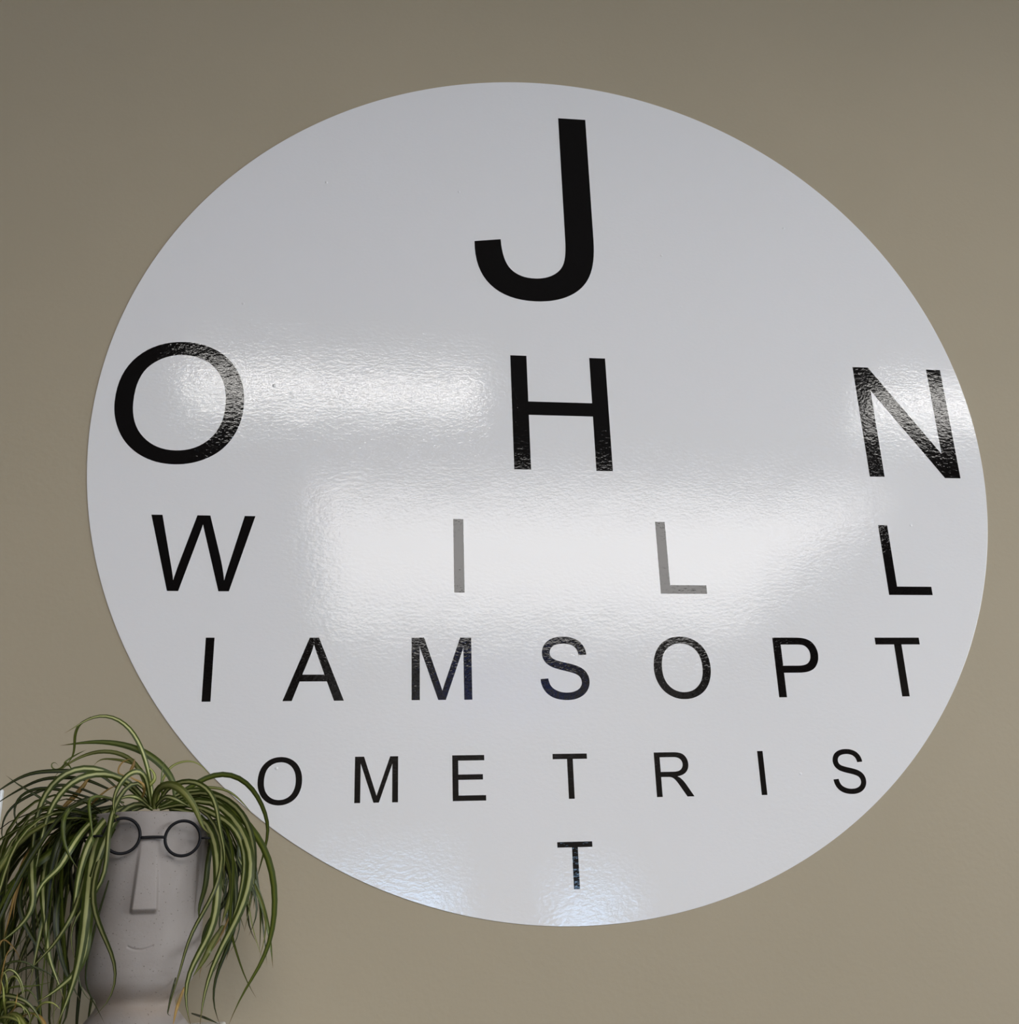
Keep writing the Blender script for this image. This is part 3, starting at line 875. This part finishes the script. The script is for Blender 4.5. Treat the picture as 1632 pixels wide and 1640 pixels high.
C0 = (790, 535)
TR = [
 # crown and the tall arches
 ([C0, (785, 440), (765, 330), (735, 230), (690, 140), (620, 72), (530, 45), (460, 62), (400, 103), (333, 142)], 24, 's', .15, (.5, .2)),
 ([(470, 58), (405, 98), (384, 150), (382, 200), (376, 255), (338, 312)], 18, 'g', .15, (.9, .6)),
 ([(905, 540), (902, 400), (862, 332), (805, 278), (742, 235), (650, 203), (540, 185), (430, 190), (310, 206)], 34, 'g', .14, (.5, .1)),
 ([(775, 520), (750, 400), (700, 295), (640, 252), (560, 233), (470, 241), (390, 275), (330, 312), (275, 372)], 22, 'p', .12, (.2, .3)),
 ([(770, 500), (740, 350), (700, 303), (640, 285), (560, 275), (512, 276), (480, 312)], 16, 'p', .11, None),
 ([(770, 520), (720, 470), (640, 388), (590, 358), (520, 325), (440, 311), (370, 325), (300, 365), (250, 420), (205, 500), (182, 590), (168, 700), (160, 850), (168, 1010)], 30, 's', .18, (.1, .3)),
 ([(775, 525), (740, 470), (700, 418), (640, 374), (560, 346), (480, 346), (400, 370), (330, 420), (280, 490), (240, 570), (215, 670), (200, 760), (165, 930)], 30, 's', .20, (.1, .2)),
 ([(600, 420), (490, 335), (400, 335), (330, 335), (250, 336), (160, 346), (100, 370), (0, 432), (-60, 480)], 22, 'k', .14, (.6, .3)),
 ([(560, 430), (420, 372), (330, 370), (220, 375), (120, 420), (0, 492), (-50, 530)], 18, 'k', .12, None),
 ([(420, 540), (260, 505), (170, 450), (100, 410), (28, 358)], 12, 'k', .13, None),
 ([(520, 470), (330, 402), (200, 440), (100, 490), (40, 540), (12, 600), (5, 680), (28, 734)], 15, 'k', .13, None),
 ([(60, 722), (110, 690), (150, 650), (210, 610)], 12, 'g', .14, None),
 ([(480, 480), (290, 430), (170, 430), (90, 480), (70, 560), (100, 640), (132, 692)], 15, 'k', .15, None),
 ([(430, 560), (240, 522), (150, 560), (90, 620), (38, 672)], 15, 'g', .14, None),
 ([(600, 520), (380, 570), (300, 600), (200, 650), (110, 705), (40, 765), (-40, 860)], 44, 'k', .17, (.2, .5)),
 ([(500, 600), (330, 700), (230, 780), (120, 860), (40, 930), (-30, 1010)], 40, 'g', .19, (.3, .6)),
 ([(620, 510), (500, 570), (420, 650), (350, 760), (300, 850), (215, 910), (180, 1010), (150, 1100)], 30, 's', .21, (.2, -.3)),
 ([(560, 480), (420, 540), (330, 640), (280, 760), (250, 900), (240, 1030), (225, 1180)], 34, 'k', .20, (.1, .4)),
 # thick hair to the left of the face
 ([C0, (740, 495), (690, 500), (640, 530), (590, 585), (560, 645), (520, 740), (480, 860), (440, 1010), (420, 1180), (405, 1290)], 32, 's', .216, (.1, .4)),
 ([(780, 530), (740, 375), (690, 368), (640, 420), (600, 480), (570, 560), (555, 645), (550, 760), (548, 860), (500, 960), (430, 1030), (378, 1095), (352, 1175), (362, 1260), (402, 1352)], 24, 's', .23, (.2, .5)),
 ([(780, 530), (730, 335), (680, 338), (640, 370), (600, 432), (580, 500), (592, 575), (600, 600)], 26, 's', .21, (.2, .6)),
 ([(520, 480), (420, 500), (345, 540), (322, 640), (340, 740), (372, 800), (402, 842)], 20, 'g', .21, None),
 ([(700, 520), (600, 530), (530, 600), (470, 680), (430, 780), (400, 900), (380, 1050), (362, 1160)], 34, 's', .204, (.1, .3)),
 ([(640, 500), (540, 470), (462, 470), (462, 560), (474, 650), (480, 745)], 14, 'g', .23, None),
 ([(740, 520), (640, 540), (560, 660), (520, 760), (480, 900), (465, 1000), (500, 1120), (550, 1230), (602, 1345), (592, 1450), (550, 1550), (478, 1606)], 30, 's', .247, (.4, .9)),
 ([(640, 540), (520, 620), (470, 780), (448, 1000), (432, 1150), (410, 1300), (380, 1420), (330, 1560), (285, 1660)], 44, 's', .236, (.2, .3)),
 ([(520, 700), (460, 1000), (442, 1250), (402, 1370), (330, 1430), (260, 1490), (188, 1526)], 38, 's', .23, (.2, -.2)),
 ([(260, 560), (175, 700), (162, 850), (168, 950), (170, 1040), (110, 1130), (40, 1190), (-20, 1235)], 32, 's', .22, (.1, .4)),
 ([(470, 740), (400, 1000), (380, 1062), (330, 1150), (260, 1250), (170, 1340), (138, 1392)], 24, 's', .24, None),
 ([(340, 640), (240, 780), (220, 880), (220, 1000), (240, 1150), (250, 1300), (300, 1420), (330, 1520)], 28, 's', .20, None),
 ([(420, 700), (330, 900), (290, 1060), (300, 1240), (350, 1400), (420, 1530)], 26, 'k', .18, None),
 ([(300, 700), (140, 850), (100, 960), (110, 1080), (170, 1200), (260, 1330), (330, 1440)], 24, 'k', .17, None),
 ([(230, 640), (120, 800), (82, 930), (50, 1080), (15, 1210)], 15, 'd', .20, None),
 ([(260, 700), (180, 760), (120, 860), (80, 990), (66, 1110)], 12, 'd', .19, None),
 ([(420, 560), (560, 430), (620, 405)], 10, 'd', .16, None),
 ([(640, 360), (610, 350), (612, 318), (640, 285), (690, 272)], 8, 'd', .13, None),
 ([(670, 340), (690, 300), (694, 272)], 16, 'd', .13, None),
 ([(700, 520), (745, 440), (735, 400), (690, 380), (640, 345)], 12, 'd', .15, None),
 ([(310, 540), (440, 400), (450, 380), (480, 372)], 22, 'd', .13, None),
 ([(370, 330), (340, 290), (320, 320), (275, 330), (262, 300), (285, 290), (300, 310)], 8, 'g', .12, None),
 ([(360, 310), (330, 300), (380, 260), (446, 227)], 8, 'g', .12, None),
 ([(560, 900), (480, 1180), (440, 1440), (500, 1560), (540, 1640)], 10, 'k', .20, None),
 ([(470, 900), (410, 1150), (400, 1380), (440, 1500), (480, 1530)], 10, 'k', .19, None),
 # right-hand side
 ([(810, 530), (828, 400), (880, 312), (930, 290), (990, 284), (1040, 310), (1082, 362)], 13, 'p', .10, None),
 ([(800, 530), (905, 470), (1020, 392), (1080, 360), (1150, 345), (1220, 360), (1290, 410), (1340, 490), (1372, 570), (1390, 640), (1366, 720), (1350, 790), (1310, 930)], 27, 'g', .12, (.3, .5)),
 ([(830, 530), (980, 470), (1150, 500), (1250, 570), (1310, 650), (1362, 725), (1400, 830), (1418, 980), (1410, 1130), (1380, 1260), (1330, 1360), (1270, 1440), (1220, 1530), (1175, 1650)], 32, 'g', .16, (.2, .6)),
 ([(810, 530), (850, 430), (910, 398), (980, 385), (1050, 410), (1100, 470), (1120, 560), (1132, 650), (1160, 755), (1152, 860)], 26, 's', .21, (.2, .5)),
 ([(795, 535), (800, 445), (850, 405), (900, 410), (950, 450), (1000, 520), (1030, 592), (1047, 640), (1085, 662)], 36, 'p', .20, (.1, .3)),
 ([(820, 535), (960, 500), (1100, 560), (1190, 605), (1240, 685), (1262, 785), (1240, 960), (1200, 1100), (1150, 1210)], 30, 's', .18, (.2, .4)),
 ([(830, 520), (1000, 440), (1150, 470), (1240, 540), (1300, 680), (1308, 800), (1298, 900), (1250, 1020), (1205, 1130), (1195, 1210)], 32, 's', .17, (.3, .5)),
 ([(870, 530), (1000, 540), (1080, 610), (1112, 720), (1122, 830), (1120, 950), (1110, 1100), (1060, 1220), (1000, 1310), (952, 1430), (950, 1530), (985, 1660)], 38, 's', .22, (.1, .2)),
 ([(860, 530), (1010, 500), (1120, 620), (1150, 780), (1110, 950), (1050, 1060), (980, 1170), (945, 1290), (920, 1400), (875, 1520), (864, 1592)], 21, 's', .22, None),
 ([(900, 530), (1100, 520), (1190, 700), (1200, 900), (1178, 1100), (1182, 1160), (1220, 1280), (1270, 1430), (1320, 1507)], 19, 'g', .19, (.8, .5)),
 ([(880, 520), (1080, 470), (1240, 620), (1300, 780), (1290, 900), (1240, 1060), (1180, 1170), (1110, 1300), (1062, 1430), (1036, 1560), (1028, 1660)], 38, 's', .20, (.1, .3)),
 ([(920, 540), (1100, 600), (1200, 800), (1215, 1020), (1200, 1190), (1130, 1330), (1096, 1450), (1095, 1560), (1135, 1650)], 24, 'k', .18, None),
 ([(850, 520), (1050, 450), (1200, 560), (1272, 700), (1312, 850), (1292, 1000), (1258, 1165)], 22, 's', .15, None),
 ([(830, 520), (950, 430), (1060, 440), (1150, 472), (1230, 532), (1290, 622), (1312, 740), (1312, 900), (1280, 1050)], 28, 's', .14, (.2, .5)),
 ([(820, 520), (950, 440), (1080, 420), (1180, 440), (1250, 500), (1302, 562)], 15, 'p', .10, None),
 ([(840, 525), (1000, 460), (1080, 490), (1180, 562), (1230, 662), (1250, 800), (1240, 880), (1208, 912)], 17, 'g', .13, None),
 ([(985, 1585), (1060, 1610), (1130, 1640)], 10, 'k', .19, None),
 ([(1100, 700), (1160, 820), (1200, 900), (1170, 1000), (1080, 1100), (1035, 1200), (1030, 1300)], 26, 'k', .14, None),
 ([(1080, 640), (1180, 780), (1200, 940), (1160, 1060), (1140, 1130)], 40, 'p', .17, None),
 ([(1150, 1130), (1090, 1230), (1050, 1310), (990, 1400)], 28, 'p', .19, None),
 ([(1200, 1040), (1130, 1200), (1040, 1330), (1025, 1410)], 10, 'd', .15, None),
 ([(905, 1400), (880, 1500), (868, 1560), (862, 1590), (880, 1600)], 9, 'k', .21, None),
 ([(950, 1450), (910, 1560), (890, 1650)], 14, 'd', .20, None),
 ([(840, 520), (832, 400), (836, 330), (850, 276)], 9, 'g', .14, None),
 ([(800, 520), (850, 470), (900, 480), (940, 500), (990, 530)], 22, 's', .19, None),
 ([(780, 530), (700, 470), (640, 470), (590, 500)], 20, 's', .19, None),
 ([(780, 520), (760, 420), (800, 380), (790, 340), (740, 300)], 20, 'p', .14, None),
]
for i, (P, w, mt, d, tw) in enumerate(TR):
    traced(P, w, mt, d, tw)


def grown(origin, az, e0, L, w, mat, bend=.5, e_end=-88, wob=.25, n=18, parent=None, twist=None, fold=.3):
    """leaf grown from the crown: rises at e0, arches over and hangs"""
    p = np.array(origin, float)
    pts = [p.copy()]
    ds = L / (n - 1)
    a = az
    sway = random.uniform(-38, 38)
    for i in range(1, n):
        s = i / (n - 1)
        f = min(s / bend, 1.0)
        e = R_(e0 + (e_end - e0) * float(smooth01(np.array(f))) + sway * math.sin((s - bend) * 7.0) * max(0, s - bend) * 2)
        a += random.uniform(-wob, wob) * .5
        p = p + ds * np.array([math.cos(e) * math.cos(a), math.cos(e) * math.sin(a), math.sin(e)])
        if parent is pot: p = clear_of_pot(p, False, .004)
        else: p = clear_of_pot(p, False, .008)
        pts.append(p.copy())
    pts = np.array(pts)
    for _ in range(2): pts[1:-1] = (pts[:-2] + 2 * pts[1:-1] + pts[2:]) / 4
    if twist is None: twist = (random.uniform(-.3, .3), random.uniform(-1.2, 1.2))
    h = np.array([-math.sin(az), math.cos(az), 0.0])
    return ribbon('leaf', pts, w, lambda i, T: h, twist, LEAF[mat], parent, fold)


CROWN = np.array([PX + .002, PY, ZR - .008])
face_az = TH0
made = 0
KINDS = 'sssgggkkkkkp'
while made < 92:
    left = made < 66
    az = random.uniform(R_(125), R_(250)) if left else random.uniform(R_(-85), R_(60))
    # keep the front of the face free
    dif = (az - face_az + math.pi) % (2 * math.pi) - math.pi
    if abs(dif) < R_(52): continue
    e0 = random.uniform(5, 62) if left else random.uniform(5, 45)
    L = random.uniform(.15, .33) if left else random.uniform(.09, .18)
    bend = random.uniform(.30, .62) if left else random.uniform(.28, .48)
    o = CROWN + np.array([math.cos(az), math.sin(az), 0]) * random.uniform(.004, .035)
    if left: o = o + np.array([-.012, 0, 0]) * random.random()
    grown(o, az, e0, L, random.uniform(.0048, .0088), random.choice(KINDS), bend, random.uniform(-104, -58), .5, parent=pot)
    made += 1

# ------------------------------------------------------------------ low curly plant in the corner
QX, QY = at(2, 1612, .225)[0], -0.225
small = empty('curly_spider_plant', (QX, QY, ZT))
tag(small, 'low curly spider plant at the bottom left corner, left of the face planter', 'potted plant')
prof = [(.0, ZT), (.026, ZT), (.028, ZT + .002), (.033, ZT + 0.012), (.036, ZT + 0.013), (.036, ZT + 0.018), (.033, ZT + 0.018), (.031, ZT + 0.010), (.0, ZT + 0.010)]
V, F = [], []
for r, z in prof:
    for k in range(32):
        a = 2 * math.pi * k / 32
        V.append((QX + r * math.cos(a), QY + r * math.sin(a), z))
for j in range(len(prof) - 1):
    for k in range(32):
        F.append((j * 32 + k, j * 32 + (k + 1) % 32, (j + 1) * 32 + (k + 1) % 32, (j + 1) * 32 + k))
link('pot', mesh('pot', V, F, True), M_POT, small)
V = [(QX, QY, ZT + 0.013)] + [(QX + .0305 * math.cos(2 * math.pi * k / 24), QY + .0305 * math.sin(2 * math.pi * k / 24), ZT + 0.011) for k in range(24)]
link('soil', mesh('soil', V, [(0, 1 + k, 1 + (k + 1) % 24) for k in range(24)], True), M_SOIL, small)
for k in range(64):
    az = 2 * math.pi * k / 64 * 5 + random.uniform(-.3, .3)
    o = (QX + random.uniform(-.014, .014), QY + random.uniform(-.014, .014), ZT + 0.012)
    grown(o, az, random.uniform(25, 80), random.uniform(.06, .12), random.uniform(.0026, .0050), random.choice('ppppsggdk'), random.uniform(.7, 1.0), random.uniform(-170, -70), .35, 18, small)

CURL = [
 ([(0, 1500), (-40, 1330), (0, 1222), (120, 1230), (250, 1270), (350, 1370), (430, 1520)], 42, 's'),
 ([(10, 1500), (20, 1390), (100, 1325), (190, 1310), (270, 1370), (305, 1470), (285, 1530)], 40, 's'),
 ([(-20, 1520), (0, 1447), (80, 1440), (170, 1470), (225, 1540)], 28, 'p'),
 ([(0, 1500), (10, 1050), (80, 945), (160, 985), (220, 1090), (250, 1240)], 26, 's'),
 ([(10, 1500), (-20, 1100), (0, 950), (90, 885), (190, 870), (290, 890), (345, 942), (420, 962), (470, 1060)], 22, 'k'),
 ([(40, 1520), (55, 1400), (40, 1300), (34, 1160), (8, 1045)], 22, 'p'),
 ([(60, 1480), (100, 1100), (190, 972), (320, 930), (450, 970), (600, 1092)], 25, 'k'),
 ([(20, 1480), (-30, 800), (30, 640), (110, 710), (180, 800), (215, 905)], 20, 'd'),
 ([(20, 1500), (40, 1180), (130, 1132), (300, 1130), (420, 1110), (542, 1075)], 17, 'g'),
 ([(300, 1500), (380, 1340), (440, 1292), (520, 1290), (580, 1330), (612, 1372)], 20, 'p'),
 ([(200, 1500), (300, 1190), (370, 1050), (425, 975)], 13, 'k'),
 ([(60, 1400), (10, 900), (60, 820), (200, 700), (330, 520)], 13, 'k'),
 ([(40, 1450), (150, 1340), (165, 1270), (180, 1185)], 14, 'd'),
 ([(30, 1490), (60, 1100), (140, 1010), (190, 1060), (225, 1180), (240, 1260)], 22, 'p'),
 ([(0, 1480), (60, 1290), (150, 1290), (230, 1330), (250, 1420)], 22, 'p'),
 ([(80, 1500), (190, 1210), (280, 1160), (350, 1230), (390, 1330)], 18, 'g'),
 ([(0, 1450), (20, 1000), (90, 760), (140, 720), (165, 800)], 13, 'd'),
 ([(20, 1460), (70, 1060), (40, 980), (0, 1010)], 16, 'p'),
]
for P, w, mt in CURL:
    traced([(x * .512, 868 + y * .512) for x, y in P], w * .512 * .9, mt, .262, None, 26, .3, .228, .6, small)
